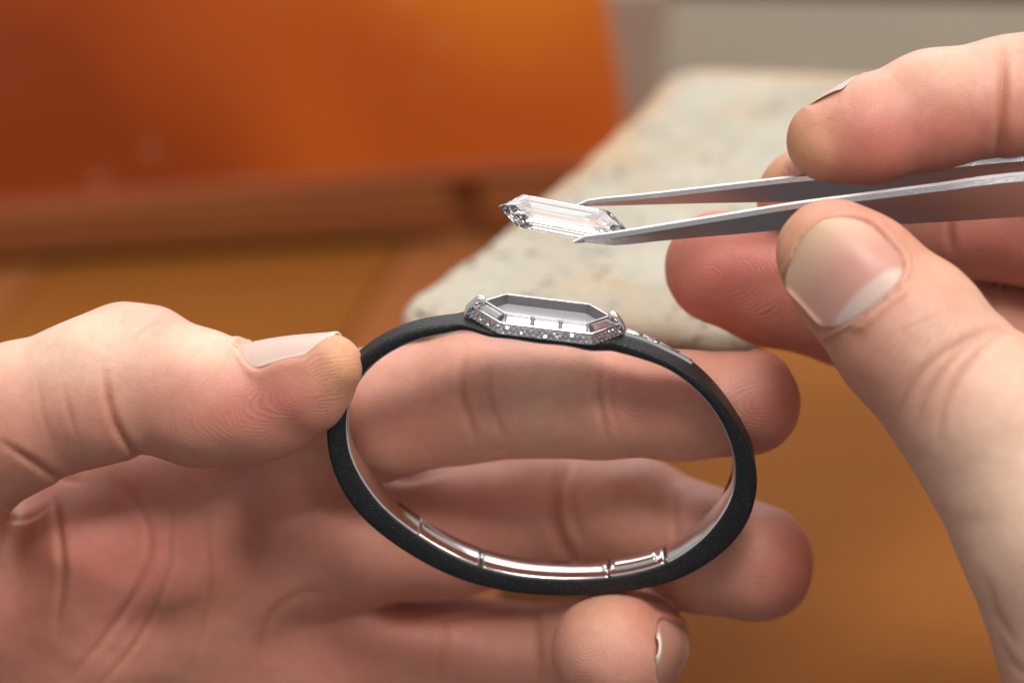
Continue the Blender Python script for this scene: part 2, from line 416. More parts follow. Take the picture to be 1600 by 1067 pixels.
class Hand:
    def __init__(s, dz=0.0): s.dz = dz; s.chains = {}; s.blend = {}; s.order = []
    def chain(s, name, joints, k=3.0, blend=6.0):   # joints: (pixel x, pixel y, radius in pixels, depth)
        js = [(P(x, y, z + s.dz), r * (DIST + z) / FPX) for x, y, r, z in joints]
        s.chains.setdefault(name, []).append((js, k)); s.blend[name] = blend
        if name not in s.order: s.order.append(name)
    def group_d(s, name, p):
        d = None
        for js, k in s.chains[name]:
            for (a, r1), (b, r2) in zip(js[:-1], js[1:]):
                q = round_cone(p, a, r1, b, r2); d = q if d is None else smin(d, q, k)
        return d
    def sdf(s, p, groups=False):
        ds = {n: s.group_d(n, p) for n in s.order}
        f = None
        for n in s.order:
            if n == 'palm': continue
            f = ds[n] if f is None else smin(f, ds[n], .9)
        # each finger grows out of the palm with its own fillet
        pal = ds['palm']; out = smin(pal, f, 1.0)
        for n in s.order:
            if n == 'palm': continue
            out = np.minimum(out, smin(pal, ds[n], s.blend[n]))
        if groups: return out, np.stack([ds[n] for n in s.order], 1)
        return out
    def big(s, p, groups=False, chunk=400000):
        if not groups: return np.concatenate([s.sdf(p[i:i + chunk]) for i in range(0, len(p), chunk)])
        r = [s.sdf(p[i:i + chunk], True) for i in range(0, len(p), chunk)]
        return np.concatenate([a for a, _ in r]), np.concatenate([b for _, b in r])
    def grad(s, p, e=.05):
        g = np.stack([s.big(p + np.eye(3)[k] * e) - s.big(p - np.eye(3)[k] * e) for k in range(3)], 1)
        return g / np.maximum(np.linalg.norm(g, axis=1), 1e-9)[:, None]
    def project(s, p, it=2, level=0.0):
        for _ in range(it):
            g = s.grad(p); p = p - g * np.clip(s.big(p) - level, -1, 1)[:, None]
        return p
    def bounds(s):
        a = np.concatenate([[np.r_[j - r, j + r] for js, _ in c for j, r in js] for c in s.chains.values()])
        return a[:, :3].min(0) - 3, a[:, 3:].max(0) + 3

def surface_nets(fn, lo, hi, h):
    c = 4; H = h * c
    nc = np.ceil((hi - lo) / H).astype(int) + 1
    g = np.stack(np.meshgrid(*[lo[k] + (np.arange(nc[k]) + .5) * H for k in range(3)], indexing='ij'), -1).reshape(-1, 3)
    dc = fn(g).reshape(nc)
    near = np.abs(dc) < H * 1.6
    nf = nc * c
    up = lambda a: a.repeat(c, 0).repeat(c, 1).repeat(c, 2)
    V = np.where(up(dc) > 0, 9.0, -9.0); idx = np.argwhere(up(near))
    V[tuple(idx.T)] = fn(lo + (idx + .5) * h)
    S = V < 0
    X = [slice(0, -1), slice(1, None)]
    cnt = np.zeros(nf - 1, np.int8)
    for i in (0, 1):
        for j in (0, 1):
            for k in (0, 1): cnt += S[X[i], X[j], X[k]]
    act = (cnt > 0) & (cnt < 8)
    ci = np.argwhere(act); vid = -np.ones(nf - 1, np.int64); vid[act] = np.arange(len(ci))
    acc = np.zeros((len(ci), 3)); num = np.zeros(len(ci))
    offs = [(i, j, k) for i in (0, 1) for j in (0, 1) for k in (0, 1)]
    for o in offs:
        for ax in range(3):
            if o[ax]: continue
            o2 = list(o); o2[ax] = 1
            v0 = V[tuple((ci + o).T)]; v1 = V[tuple((ci + o2).T)]
            m = (v0 < 0) != (v1 < 0); t = np.zeros(len(ci)); t[m] = v0[m] / (v0[m] - v1[m])
            q = np.tile(np.array(o, float), (len(ci), 1)); q[:, ax] += t
            acc[m] += q[m]; num[m] += 1
    verts = lo + (ci + acc / num[:, None] + .5) * h
    quads = []
    for ax in range(3):
        b, c2 = (ax + 1) % 3, (ax + 2) % 3
        sl0 = [slice(1, -1)] * 3; sl0[ax] = slice(0, -1); sl1 = [slice(1, -1)] * 3; sl1[ax] = slice(1, None)
        A_, B_ = S[tuple(sl0)], S[tuple(sl1)]
        e = np.argwhere(A_ != B_); st = A_[tuple(e.T)]
        e = e + 1; e[:, ax] -= 1
        def cell(db, dc_):
            q = e.copy(); q[:, b] += db; q[:, c2] += dc_; return vid[tuple(q.T)]
        q = np.stack([cell(-1, -1), cell(0, -1), cell(0, 0), cell(-1, 0)], 1)
        q[~st] = q[~st][:, ::-1]; quads.append(q)
    return verts, np.concatenate(quads)

def split_quads(v, q):
    n = len(v); e = np.sort(np.stack([q, np.roll(q, -1, 1)], 2).reshape(-1, 2), 1)
    key = e[:, 0] * n + e[:, 1]; u, inv = np.unique(key, return_inverse=True)
    em = (v[u // n] + v[u % n]) / 2; fm = v[q].mean(1)
    ei = (n + inv).reshape(-1, 4); fi = n + len(u) + np.arange(len(q))
    nv = np.concatenate([v, em, fm])
    nq = np.concatenate([np.stack([q[:, k], ei[:, k], fi, ei[:, (k + 3) % 4]], 1) for k in range(4)])
    return nv, nq

def poly_dist(q, pts):      # distance to a polyline, and 0..1 along it
    pts = np.asarray(pts, float); L = np.concatenate([[0], np.cumsum(np.linalg.norm(np.diff(pts, axis=0), axis=1))])
    best = np.full(len(q), 1e9); par = np.zeros(len(q))
    for i in range(len(pts) - 1):
        d = pts[i + 1] - pts[i]; t = np.clip(((q - pts[i]) @ d) / (d @ d), 0, 1)
        e = np.linalg.norm(q - pts[i] - t[:, None] * d, axis=1); m = e < best
        best[m] = e[m]; par[m] = (L[i] + t[m] * np.linalg.norm(d)) / L[-1]
    return best, par

def nail_frame(base, tip, up, dz=0.0):
    a, b = P(base[0], base[1], base[2] + dz), P(tip[0], tip[1], tip[2] + dz); T = b - a; t = unit(T); u = unit(up); N = unit(u - t * (u @ t)); S = np.cross(t, N)
    return a, T, N, S
def nail_width(s):      # half width along the nail, 0 at the cuticle, 1 at the free edge
    s = np.clip(s, 0, 1)
    basef = np.clip(1 - (np.clip(.34 - s, 0, 1) / .34) ** 2.4, 0, 1) ** .5
    tipf = np.clip(1 - (np.clip(s - .62, 0, 1) / .38) ** 2.4 * .72, 0, 1)
    return basef * tipf

def build_hand(name, hand, label, creases, tints, nails, prints, h=.85):
    lo, hi = hand.bounds()
    v, q = surface_nets(hand.big, lo, hi, h)
    v = hand.project(v, 2); v, q = split_quads(v, q); v = hand.project(v, 1)
    nrm = hand.grad(v); _, gd = hand.big(v, True); grp = gd.argmin(1)
    gi = {n: i for i, n in enumerate(hand.order)}
    pix = px_of(v); facing = nrm @ np.array([0, 0, -1.0])
    disp = np.zeros(len(v)); furrow = np.zeros(len(v))
    A_ = {k: np.zeros(len(v)) for k in ('flush', 'sallow', 'pale', 'print_mask', 'print_phase')}
    # gentle unevenness of flesh
    for f, a in ((.55, .07), (.23, .3)):
        disp += a * np.sin(v[:, 0] * f + 1.3 * np.sin(v[:, 1] * f * .7)) * np.sin(v[:, 1] * f * 1.1 + .9) * np.sin(v[:, 2] * f + .4)
    for gs, pts, w, dep, col in creases:
        sel = np.isin(grp, [gi[g] for g in gs]) & (facing > -.15) if gs else facing > -.15
        pts2 = spline(np.asarray(pts, float), 24, False) if len(pts) > 2 else np.asarray(pts, float)
        ids = np.where(sel)[0]
        d, t = poly_dist(pix[ids], pts2)
        taper = np.clip(np.sin(np.pi * np.clip(t, .02, .98)), 0, 1) ** .6
        dep = dep * .8; prof_ = -dep * np.exp(-(d / w) ** 2) + .24 * dep * np.exp(-((d - 2.2 * w) / (1.5 * w)) ** 2)
        disp[ids] += prof_ * taper
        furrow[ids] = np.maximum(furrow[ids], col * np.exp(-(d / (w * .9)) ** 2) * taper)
    for kind, gs, c, r, amt in tints:
        sel = np.isin(grp, [gi[g] for g in gs]) & (facing > -.6) if gs else facing > -.6
        r = r if isinstance(r, tuple) else (r, r)
        g = np.exp(-(((pix[:, 0] - c[0]) / r[0]) ** 2 + ((pix[:, 1] - c[1]) / r[1]) ** 2))
        A_[kind] = np.maximum(A_[kind], amt * g * sel)
    for (cx, cy, cz), axis, ln, rad in prints:
        c = P(cx, cy, cz + hand.dz); ax = unit(axis); d = v - c
        al = d @ ax; rest = np.linalg.norm(d - al[:, None] * ax, axis=1)
        ph = np.sqrt((al / ln) ** 2 + rest ** 2)
        mk = np.clip((rad - ph) / (rad * .35), 0, 1) * np.clip((facing + .1) / .3, 0, 1)
        m = mk > A_['print_mask']; A_['print_phase'][m] = ph[m]; A_['print_mask'][m] = mk[m]
    for nl in nails:
        a, T, N, S = nail_frame(nl['base'], nl['tip'], nl['up'], hand.dz); L = np.linalg.norm(T); t = T / L
        d = v - a; s = d @ t / L; x = d @ S; hgt = d @ N
        w = np.maximum(nail_width(s), .05) * nl['w']
        near = (nrm @ N > -.1) & (np.abs(hgt) < 9) & np.isin(grp, [gi[nl['group']]])
        ex = np.maximum(np.abs(x) / w, 0); r_in = np.maximum(np.abs(x) - w, np.maximum(-s * L, 0))
        out = np.where((s < 0), np.hypot(s * L, np.maximum(np.abs(x) - nl['w'] * .45, 0)), np.abs(x) - w)
        dd = np.where(near & (s < 1.1), out, 99)
        lift = np.clip((1.0 - s) / .25, 0, 1)
        disp += (.3 if nl.get('thin') else 1.0) * np.where(dd < 99, (.42 * np.exp(-((dd - .75) / .62) ** 2) - .38 / (1 + np.exp(np.clip(dd / .16, -40, 40)))) * lift, 0)
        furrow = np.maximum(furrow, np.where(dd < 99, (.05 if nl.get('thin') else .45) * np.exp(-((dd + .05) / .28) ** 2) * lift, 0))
    v2 = v + nrm * disp[:, None]
    for nl in nails:       # the flesh stays under the plate
        a, T, N, S = nail_frame(nl['base'], nl['tip'], nl['up'], hand.dz); L = np.linalg.norm(T)
        d = v2 - a; s_ = d @ T / L ** 2; x_ = d @ S; h_ = d @ N
        ins = (s_ > .02) & (s_ < 1.0 + nl.get('ext', 0) * .4) & (np.abs(x_) < nail_width(s_) * nl['w'] * (.97 + nl.get('ext', 0) * np.clip((s_ - .6) / .3, 0, 1))) & (nrm @ N > 0) & np.isin(grp, [gi[nl['group']]])
        tgt = nail_plate(hand, nl, s_[ins], x_[ins]) - (.06 if nl.get('thin') else .22)
        v2[ins] += N * np.minimum(tgt - h_[ins], 0)[:, None]
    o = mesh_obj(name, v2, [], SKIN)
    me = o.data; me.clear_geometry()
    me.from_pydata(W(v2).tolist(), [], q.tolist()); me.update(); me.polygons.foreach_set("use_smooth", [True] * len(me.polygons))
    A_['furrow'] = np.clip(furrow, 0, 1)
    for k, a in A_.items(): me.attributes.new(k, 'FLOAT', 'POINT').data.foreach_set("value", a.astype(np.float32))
    tag(o, label, "hand")
    for nl in nails: build_nail(hand, o, nl)
    return o

def nail_plate(hand, nl, s, x):
    """height of the nail plate over its own base plane: one arch across, a gentle curve along, straight past the pulp"""
    if 'co' not in nl:
        a, T, N, S = nail_frame(nl['base'], nl['tip'], nl['up'], hand.dz); f0 = nl.get('free', .82)
        s0, t0 = np.meshgrid(np.linspace(.05, f0, 22), np.linspace(-.92, .92, 19), indexing='ij')
        x0 = t0 * nail_width(s0) * nl['w']; fl = (a + T * s0[..., None] + S * x0[..., None]).reshape(-1, 3)
        q = fl + N * 9
        for _ in range(70): q = q - N * np.clip(hand.group_d(nl['group'], q) * .8, -1, 1)[:, None]
        ht = ((q - fl) @ N).reshape(s0.shape); use = (np.abs(hand.group_d(nl['group'], q)) < .1).reshape(s0.shape) & (np.abs(ht) < 8)
        nl['co'] = np.linalg.lstsq(nail_basis(s0[use], x0[use]), ht[use], rcond=None)[0]
    co = nl['co']; f0 = nl.get('free', .82); xc = np.clip(x, -nl['w'] * .93, nl['w'] * .93)
    h = nail_basis(np.minimum(s, f0), xc) @ co
    sl = (nail_basis(np.array([f0, f0 - .05]), np.zeros(2)) @ co); sl = (sl[0] - sl[1]) / .05
    return h + sl * np.maximum(s - f0, 0) * .85
def nail_basis(s, x): return np.stack([np.ones_like(s), s, s ** 2, x ** 2, x ** 2 * s, x, x * s], -1)
def build_nail(hand, parent, nl):
    a, T, N, S = nail_frame(nl['base'], nl['tip'], nl['up'], hand.dz); L = np.linalg.norm(T)
    ns, nt_ = 70, 31
    ss = np.linspace(0.0, 1.0, ns); tt = np.linspace(-1, 1, nt_)
    lat = np.sin(tt * 1.3) / np.sin(1.3)
    wid = np.array([max(nail_width(min(x, 1)), .03) * nl['w'] for x in ss])
    xx = wid[:, None] * lat[None]; SS = np.broadcast_to(ss[:, None], xx.shape)
    p = a + T * ss[:, None, None] + S * xx[..., None] + N * nail_plate(hand, nl, SS, xx)[..., None]
    edge = 1 - np.abs(tt) ** 2.6; sb = np.clip(ss / .05, 0, 1)
    k_ = .35 if nl.get('thin') else 1.0
    off = k_ * (.16 * edge[None, :] * sb[:, None] - .22 * (1 - edge[None, :]) - .25 * (1 - sb[:, None]))
    off = off + k_ * .15 * np.clip((ss[:, None] - .72) / .28, 0, 1) ** 1.5
    topv = p + N * off[..., None]; bot = topv - N * .42 * k_
    V = np.concatenate([topv.reshape(-1, 3), bot.reshape(-1, 3)]); n = ns * nt_; Fc = []
    for i in range(ns - 1):
        for j in range(nt_ - 1):
            k = i * nt_ + j; Fc.append((k, k + 1, k + nt_ + 1, k + nt_)); Fc.append((n + k, n + k + nt_, n + k + nt_ + 1, n + k + 1))
    ring = [j for j in range(nt_)] + [i * nt_ + nt_ - 1 for i in range(1, ns)] + [(ns - 1) * nt_ + j for j in range(nt_ - 2, -1, -1)] + [i * nt_ for i in range(ns - 2, 0, -1)]
    for i in range(len(ring)): x, y = ring[i], ring[(i + 1) % len(ring)]; Fc.append((x, n + x, n + y, y))
    o = mesh_obj("fingernail", V, Fc, NAIL, parent); fix_normals(o)
    S2, T2 = np.meshgrid(ss, tt, indexing='ij')
    arc = S2 + .10 * T2 ** 2
    fe = np.clip((S2 - .955 + nl.get('edge', .0)) / .05, 0, 1); lun = np.maximum(np.clip((.24 - arc) / .05, 0, 1) * .8, nl.get('sheen', 0)); tp_ = np.clip((S2 - .5) / .4, 0, 1) * nl.get('yellow', .8)  # sheen paints a pale highlight over the whole plate, beside the real lunula
    for k, z in (('free_edge', fe), ('lunula_sheen', lun), ('nail_tip', tp_)):
        z = np.concatenate([z.ravel(), z.ravel()]).astype(np.float32)
        o.data.attributes.new(k, 'FLOAT', 'POINT').data.foreach_set("value", z)
    return o

# ---- the hand on the left: thumb and fingers hold the bracelet
LH = Hand()
LH.chain('thumb', [(190, 598, 100, 0), (300, 618, 101, 0), (400, 628, 84, 0), (472, 603, 74, -3), (518, 571, 50, -6)], 2.5)
LH.chain('thumb', [(200, 585, 100, 0), (150, 610, 112, 0), (20, 655, 112, 1), (-160, 740, 140, 6)], 2.5)
LH.chain('thumb', [(195, 530, 46, 2), (235, 535, 46, 2)], 5)
LH.chain('thumb', [(330, 640, 84, -1), (420, 645, 66, -1)], 3)
LH.chain('index', [(430, 690, 100, 24), (590, 648, 104, 17), (735, 622, 97, 12), (945, 626, 88, 8), (1060, 634, 84, 7), (1172, 630, 80, 7)], 2.0, 5)
LH.chain('middle', [(500, 845, 105, 31), (690, 830, 104, 31), (850, 802, 97, 31), (985, 812, 98, 25), (1090, 855, 97, 21), (1180, 880, 93, 19)], 2.0, 5)
LH.chain('ring', [(480, 1010, 108, 39), (700, 1036, 106, 41), (880, 1050, 102, 40), (970, 1015, 90, 30), (985, 1005, 82, 18), (955, 1015, 92, 9)], 2.5, 5)
LH.chain('pinky', [(420, 1150, 95, 46), (640, 1210, 90, 46), (800, 1240, 82, 38), (860, 1235, 70, 24)], 2.5, 5)
LH.chain('palm', [(430, 690, 100, 24), (240, 830, 130, 22), (-180, 1010, 165, 36), (-420, 1180, 190, 56)], 7)
LH.chain('palm', [(500, 845, 108, 31), (250, 960, 130, 33), (-180, 1100, 170, 44)], 7)
LH.chain('palm', [(480, 1010, 110, 39), (250, 1080, 130, 42), (-180, 1200, 170, 50)], 7)
LH.chain('palm', [(420, 1150, 100, 46), (200, 1210, 130, 50), (-180, 1280, 165, 54)], 7)
LH.chain('palm', [(-160, 745, 140, 6), (-150, 900, 165, 20), (-200, 1120, 170, 40)], 7)
LH.chain('palm', [(120, 850, 62, 12), (150, 1000, 90, 25), (60, 1150, 110, 36)], 7)
cr = []
cr.append((['thumb'], [(166, 585), (170, 620), (182, 665), (205, 702), (228, 716)], 6, .75, .8))
cr.append((['thumb'], [(100, 600), (108, 640), (122, 690)], 4, .22, .35))
cr.append((['thumb'], [(60, 590), (70, 650), (85, 705)], 4, .16, .25))
cr.append((['thumb'], [(196, 515), (190, 500), (202, 490)], 5, .22, .1)); cr.append((['thumb'], [(205, 540), (225, 515), (255, 500)], 4, .16, .15))
cr.append((['thumb', 'palm'], [(0, 688), (40, 715), (90, 745), (130, 752)], 6, .6, .5))
cr.append((['thumb', 'palm'], [(0, 812), (45, 808), (80, 785)], 5, .5, .6))
cr.append((['palm'], [(85, 780), (95, 850), (100, 905), (88, 990)], 6, .8, .6))
cr.append((['palm', 'index'], [(190, 760), (228, 810), (232, 880), (190, 960), (110, 1060)], 6, .5, .45))
cr.append((['palm', 'index'], [(270, 780), (268, 850), (262, 900), (215, 1000), (150, 1075)], 5, .4, .45))
cr.append((['palm', 'index', 'middle'], [(322, 800), (330, 880), (325, 950), (300, 1050)], 5, .32, .3))
cr.append((['palm', 'middle', 'ring'], [(520, 925), (460, 930), (415, 975), (400, 1060)], 7, .3, .45))
cr.append((['index'], [(728, 545), (722, 600), (735, 650), (748, 700)], 7, .6, .5)); cr.append((['index'], [(770, 560), (768, 620), (790, 690)], 6, .35, .3))
cr.append((['index'], [(940, 560), (938, 620), (950, 690)], 6, .45, .4)); cr.append((['index'], [(962, 570), (958, 630), (972, 690)], 5, .25, .25))
cr.append((['middle'], [(880, 715), (868, 770), (872, 830), (900, 890)], 9, 1.1, .7)); cr.append((['middle'], [(905, 725), (897, 790), (915, 860)], 6, .4, .3))
cr.append((['middle'], [(1060, 770), (1058, 830), (1070, 900)], 6, .35, .3))
cr.append((['index', 'middle'], [(600, 745), (640, 748), (700, 733)], 7, .6, .6))
cr.append((['ring', 'palm'], [(690, 960), (695, 1010), (690, 1067)], 7, .5, .4))
cr.append((['ring'], [(845, 950), (838, 1000), (842, 1067)], 8, .8, .5))
ti = [('flush', ['thumb'], (420, 630), (120, 60), .55), ('flush', ['thumb'], (500, 590), (60, 60), .25), ('sallow', ['thumb'], (535, 560), (42, 70), .5),
      ('pale', ['thumb', 'palm'], (90, 520), (190, 85), .95), ('pale', ['thumb'], (320, 535), (110, 45), .8),
      ('flush', ['index'], (1200, 640), (70, 80), .7), ('flush', ['index'], (1010, 620), (80, 60), .4), ('flush', ['index'], (640, 650), (80, 60), .35), ('pale', ['index'], (860, 610), (110, 70), .3),
      ('flush', ['middle'], (1240, 890), (80, 90), .75), ('flush', ['middle'], (1130, 850), (70, 80), .2), ('pale', ['middle'], (1150, 870), (90, 70), .15), ('pale', ['ring'], (930, 1010), (90, 80), .25), ('pale', ['index'], (1180, 600), (60, 50), .15), ('pale', ['index'], (620, 590), (90, 60), .25), ('flush', ['middle'], (720, 800), (120, 70), .4),  # pale on index, middle and ring pads stands in for direct light there
      ('flush', ['ring'], (900, 1050), (80, 60), .25), ('flush', ['ring'], (1000, 960), (50, 40), .4), ('sallow', ['ring'], (950, 960), (40, 40), .25),
      ('flush', ['palm', 'index', 'middle', 'ring'], (200, 860), (160, 120), .6), ('flush', ['palm', 'index', 'middle'], (420, 830), (150, 140), .38),
      ('flush', ['palm'], (40, 980), (120, 150), .35), ('flush', ['palm', 'middle', 'ring'], (560, 980), (170, 110), .42)]
nl = [dict(group='thumb', base=(377, 545, -2), tip=(524, 509, -5.5), up=(-.12, .94, -.24), w=6.0, free=.90, yellow=.2, sheen=.75),
      dict(group='ring', base=(1052, 1035, 20), tip=(990, 1018, 4), up=(.93, .2, -.22), w=4.9, free=.78, yellow=.1, edge=.02, ext=.22),
      dict(group='index', base=(1185, 560, 15), tip=(1252, 596, 12), up=(.25, .6, .75), w=5.2, yellow=.2)]
pr = [((510, 600, -9), (1, .25, .2), 2.2, 13), ((1195, 625, -2), (1, .0, .1), 1.6, 10), ((1165, 850, 12), (1, -.3, 0), 1.6, 12), ((915, 1000, 0), (-.2, .5, -.6), 1.5, 8), ((1010, 620, -1), (1, 0, 0), 1.8, 7)]
hand_l = build_hand("hand", LH, "open hand palm forward pinching the black bracelet between thumb and fingers", cr, ti, nl, pr)

# ---- the hand on the right: thumb and index finger squeeze the tweezers
RH = Hand(-7.0)
RH.chain('thumb', [(1300, 398, 86, -9), (1345, 440, 100, -10), (1420, 520, 116, -11), (1530, 640, 128, -12), (1650, 830, 146, -12), (1745, 1060, 166, -8), (1790, 1250, 180, 0)], 2.5)
RH.chain('index', [(1294, 220, 64, 4), (1360, 203, 80, 4), (1460, 172, 90, 5), (1575, 152, 90, 6), (1720, 130, 104, 10), (2000, 190, 130, 22)], 2.0)
RH.chain('middle', [(1268, 315, 84, 17), (1340, 320, 90, 18), (1500, 335, 95, 22), (1660, 350, 105, 28), (2000, 380, 130, 34)], 2.0)
RH.chain('ring', [(1128, 418, 88, 19), (1210, 440, 97, 21), (1340, 470, 102, 26), (1520, 540, 108, 36), (1750, 560, 115, 44), (2000, 570, 125, 48)], 2.0)
RH.chain('pinky', [(1500, 590, 60, 40), (1620, 640, 72, 46), (1820, 720, 90, 54), (2000, 740, 115, 56)], 2.0)
RH.chain('palm', [(2000, 190, 130, 22), (2150, 520, 200, 30), (2250, 1000, 230, 30)], 8)
RH.chain('palm', [(2000, 570, 130, 48), (2200, 800, 200, 45), (2300, 1200, 230, 35)], 8)
RH.chain('palm', [(1790, 1250, 180, 0), (1980, 1250, 200, 14), (2250, 1300, 230, 30)], 8)
cr = []
for dx, dep, col in ((0, .42, .38), (30, .38, .32), (62, .4, .35)):
    cr.append((['thumb'], [(1402 + dx, 672 + dx * .35), (1415 + dx, 620 + dx * .15), (1450 + dx, 570), (1510 + dx * .8, 530 - dx * .1), (1570 + dx * .6, 505)], 7, dep, col))
for k in range(7):
    x = 1330 + k * 9
    cr.append((['thumb'], [(x + 25 + k * 5, 575 + k * 7), (x + 45 + k * 5, 545 + k * 4), (x + 80 + k * 5, 515 - k), (x + 130, 495 - k * 6)], 3.2, .1, .14))
cr.append((['index'], [(1566, 85), (1567, 150), (1560, 250)], 8, 1.0, .75))
cr.append((['middle'], [(1486, 330), (1484, 360), (1490, 400)], 6, .5, .5))
cr.append((['thumb'], [(1545, 905), (1560, 960), (1590, 1010)], 7, .4, .3)); cr.append((['thumb'], [(1562, 990), (1580, 1030), (1610, 1060)], 6, .3, .3))
ti = [('flush', ['index'], (1390, 215), (80, 55), .62), ('flush', ['index'], (1490, 210), (100, 50), .45), ('sallow', ['index'], (1262, 240), (45, 60), .4), ('pale', ['index', 'palm'], (1480, 85), (220, 60), .4),
      ('flush', ['ring'], (1150, 420), (130, 110), .85), ('flush', ['ring'], (1280, 480), (80, 80), .6), ('sallow', ['middle'], (1200, 260), (40, 60), .35), ('flush', ['middle'], (1560, 380), (100, 60), .55),
      ('sallow', ['thumb'], (1245, 400), (55, 110), .35), ('flush', ['thumb'], (1400, 620), (70, 60), .25), ('pale', ['thumb', 'palm'], (1600, 760), (190, 320), .95), ('pale', ['thumb'], (1460, 540), (90, 90), .6), ('sallow', ['thumb'], (1470, 420), (60, 50), .2)]
nl = [dict(group='thumb', base=(1374, 476, -20), tip=(1272, 352, -17), up=(.14, .18, -1), w=7.1, free=.86, yellow=.85, edge=-.1),
      dict(group='index', base=(1345, 128, 4), tip=(1256, 168, 8), up=(-.2, .84, .54), w=4.5, thin=1, free=.9, yellow=.1, sheen=.8)]
pr = [((1110, 430, 10), (1, -.25, 0), 1.8, 15), ((1215, 280, 10), (.2, 1, 0), 1.5, 9), ((1560, 390, 14), (1, 0, 0), 2, 10)]
hand_r = build_hand("hand", RH, "hand reaching in above, squeezing steel tweezers between thumb and index finger", cr, ti, nl, pr)

# ------------------------------------------------------------------ bracelet
TILT = math.radians(24)
AX = unit([0.03, math.sin(TILT), math.cos(TILT)])          # axis of the bracelet, pointing away
EU = unit(np.array([1, 0, 0]) - AX * AX[0]); EV = np.cross(AX, EU); EV = EV if EV[1] > 0 else -EV
C0 = P(848, 705, 0)
HW = 3.5
def bp(u, v, w): return C0 + EU * u + EV * v + AX * w
def to_uv(px, py, w=-HW):       # picture point on the near face of the bracelet
    d = np.array([(px - 800) / FPX, -(py - 533.5) / FPX, 1.0]); o = np.array([0, 0, -DIST])
    t = ((C0 + AX * w - o) @ AX) / (d @ AX); p = o + d * t - C0
    return np.array([p @ EU, p @ EV])
def hw_at(th):     # half width of the strap: widest under the setting, slimmest at its left
    t = np.angle(np.exp(1j * (np.asarray(th) - 1.58)))
    ss_ = lambda x: np.clip(x, 0, 1) ** 2 * (3 - 2 * np.clip(x, 0, 1))
    base = 3.05 - .85 * ss_((t + .1) / .5) * ss_((2.0 - t) / .9)
    return base + (5.3 - base) * ss_((.55 - np.abs(t)) / .24)
def to_uv2(px, py):
    u, v = to_uv(px, py); return to_uv(px, py, -float(hw_at(math.atan2(v, u))))
def to_uv3(px, py):      # outer outline: its far edge shows along the top, its near edge along the bottom
    u, v = to_uv(px, py); th = math.atan2(v, u); w = float(hw_at(th)); w = w if abs(th - 1.58) > .55 else min(w, 2.6)
    return to_uv(px, py, (w - .5) * float(np.clip(math.sin(th) * 1.15, -1, 1)))
outer = [(513, 680), (517, 625), (535, 578), (565, 546), (603, 520), (655, 499), (715, 489), (745, 488), (775, 489), (810, 492), (860, 497), (915, 504), (955, 510), (990, 519), (1040, 541), (1090, 574),
         (1132, 621), (1162, 670), (1180, 712), (1182, 742), (1175, 790), (1150, 835), (1110, 872), (1050, 906), (960, 926), (870, 930), (780, 921), (700, 896), (620, 847), (560, 792), (526, 735)]
inner = [(541, 680), (545, 628), (565, 588), (598, 557), (645, 533), (700, 520), (745, 519), (790, 528), (840, 536), (890, 541), (940, 548), (1000, 560), (1050, 580), (1093, 614),
         (1124, 653), (1144, 698), (1150, 738), (1145, 775), (1123, 815), (1088, 852), (1035, 884), (960, 902), (875, 906), (795, 898), (720, 875), (645, 832), (590, 785), (553, 728)]
NA = 360
def by_angle(pxs, f):
    uv = spline([f(*p) for p in pxs], 1440); th = np.arctan2(uv[:, 1], uv[:, 0]); o = np.argsort(th); r = np.hypot(uv[:, 0], uv[:, 1])
    t = np.linspace(-np.pi, np.pi, NA, endpoint=False)
    return t, np.interp(t, th[o], r[o], period=2 * np.pi)
TH, RO = by_angle(outer, to_uv3); _, RI = by_angle(inner, to_uv2)
ker = np.hanning(23); ker /= ker.sum()
RO = np.convolve(np.r_[RO[-11:], RO, RO[:11]], ker, 'valid'); k9 = np.hanning(11); k9 /= k9.sum(); RI = np.convolve(np.r_[RI[-5:], RI, RI[:5]], k9, 'valid')
RI = np.minimum(RI, RO - .75)
def ang_px(px, py): u, v = to_uv2(px, py); return math.atan2(v, u)
def sweep(name, prof_fn, idx, m, parent, closed):
    """prof_fn(i) -> closed list of (radius, w); idx: the angle indices"""
    Vs, nP = [], None
    for i in idx:
        pr_ = prof_fn(i); nP = len(pr_); c, s = math.cos(TH[i % NA]), math.sin(TH[i % NA])
        Vs += [bp(r * c, r * s, w) for r, w in pr_]
    Fc = []; n = len(idx)
    for a in range(n if closed else n - 1):
        b = (a + 1) % n
        for k in range(nP): Fc.append((a * nP + k, a * nP + (k + 1) % nP, b * nP + (k + 1) % nP, b * nP + k))
    if not closed: Fc.append(list(range(nP))); Fc.append([(n - 1) * nP + k for k in range(nP - 1, -1, -1)])
    o = mesh_obj(name, Vs, Fc, m, parent); fix_normals(o); return o
bracelet = bpy.data.objects.new("bracelet", None); COL.objects.link(bracelet)
bracelet.location = W(C0)
INV = Matrix.Translation(-Vector(W(C0)))
tag(bracelet, "oval black bracelet with a long hexagonal diamond-rimmed setting held upright by the fingers", "bracelet")
def strap_prof(i):
    ro, ri = RO[i % NA], RI[i % NA]; t = ro - ri; b = min(.75, t * .42)
    pts = []
    def arc(cr_, cw, r, a0, a1, n=5):
        for a in np.linspace(a0, a1, n): pts.append((cr_ + r * math.sin(a), cw - r * math.cos(a)))
    w = float(hw_at(TH[i % NA]))
    arc(ro - b, -w + b, b, 0, math.pi / 2)
    arc(ro - b, w - b, b, math.pi / 2, math.pi)
    q = min(.25, t * .2)
    arc(ri + q, w - q, q, math.pi, 1.5 * math.pi, 3); arc(ri + q, -w + q, q, 1.5 * math.pi, 2 * math.pi, 3)
    return pts
strap = sweep("strap", strap_prof, range(NA), STRAP, bracelet, True)
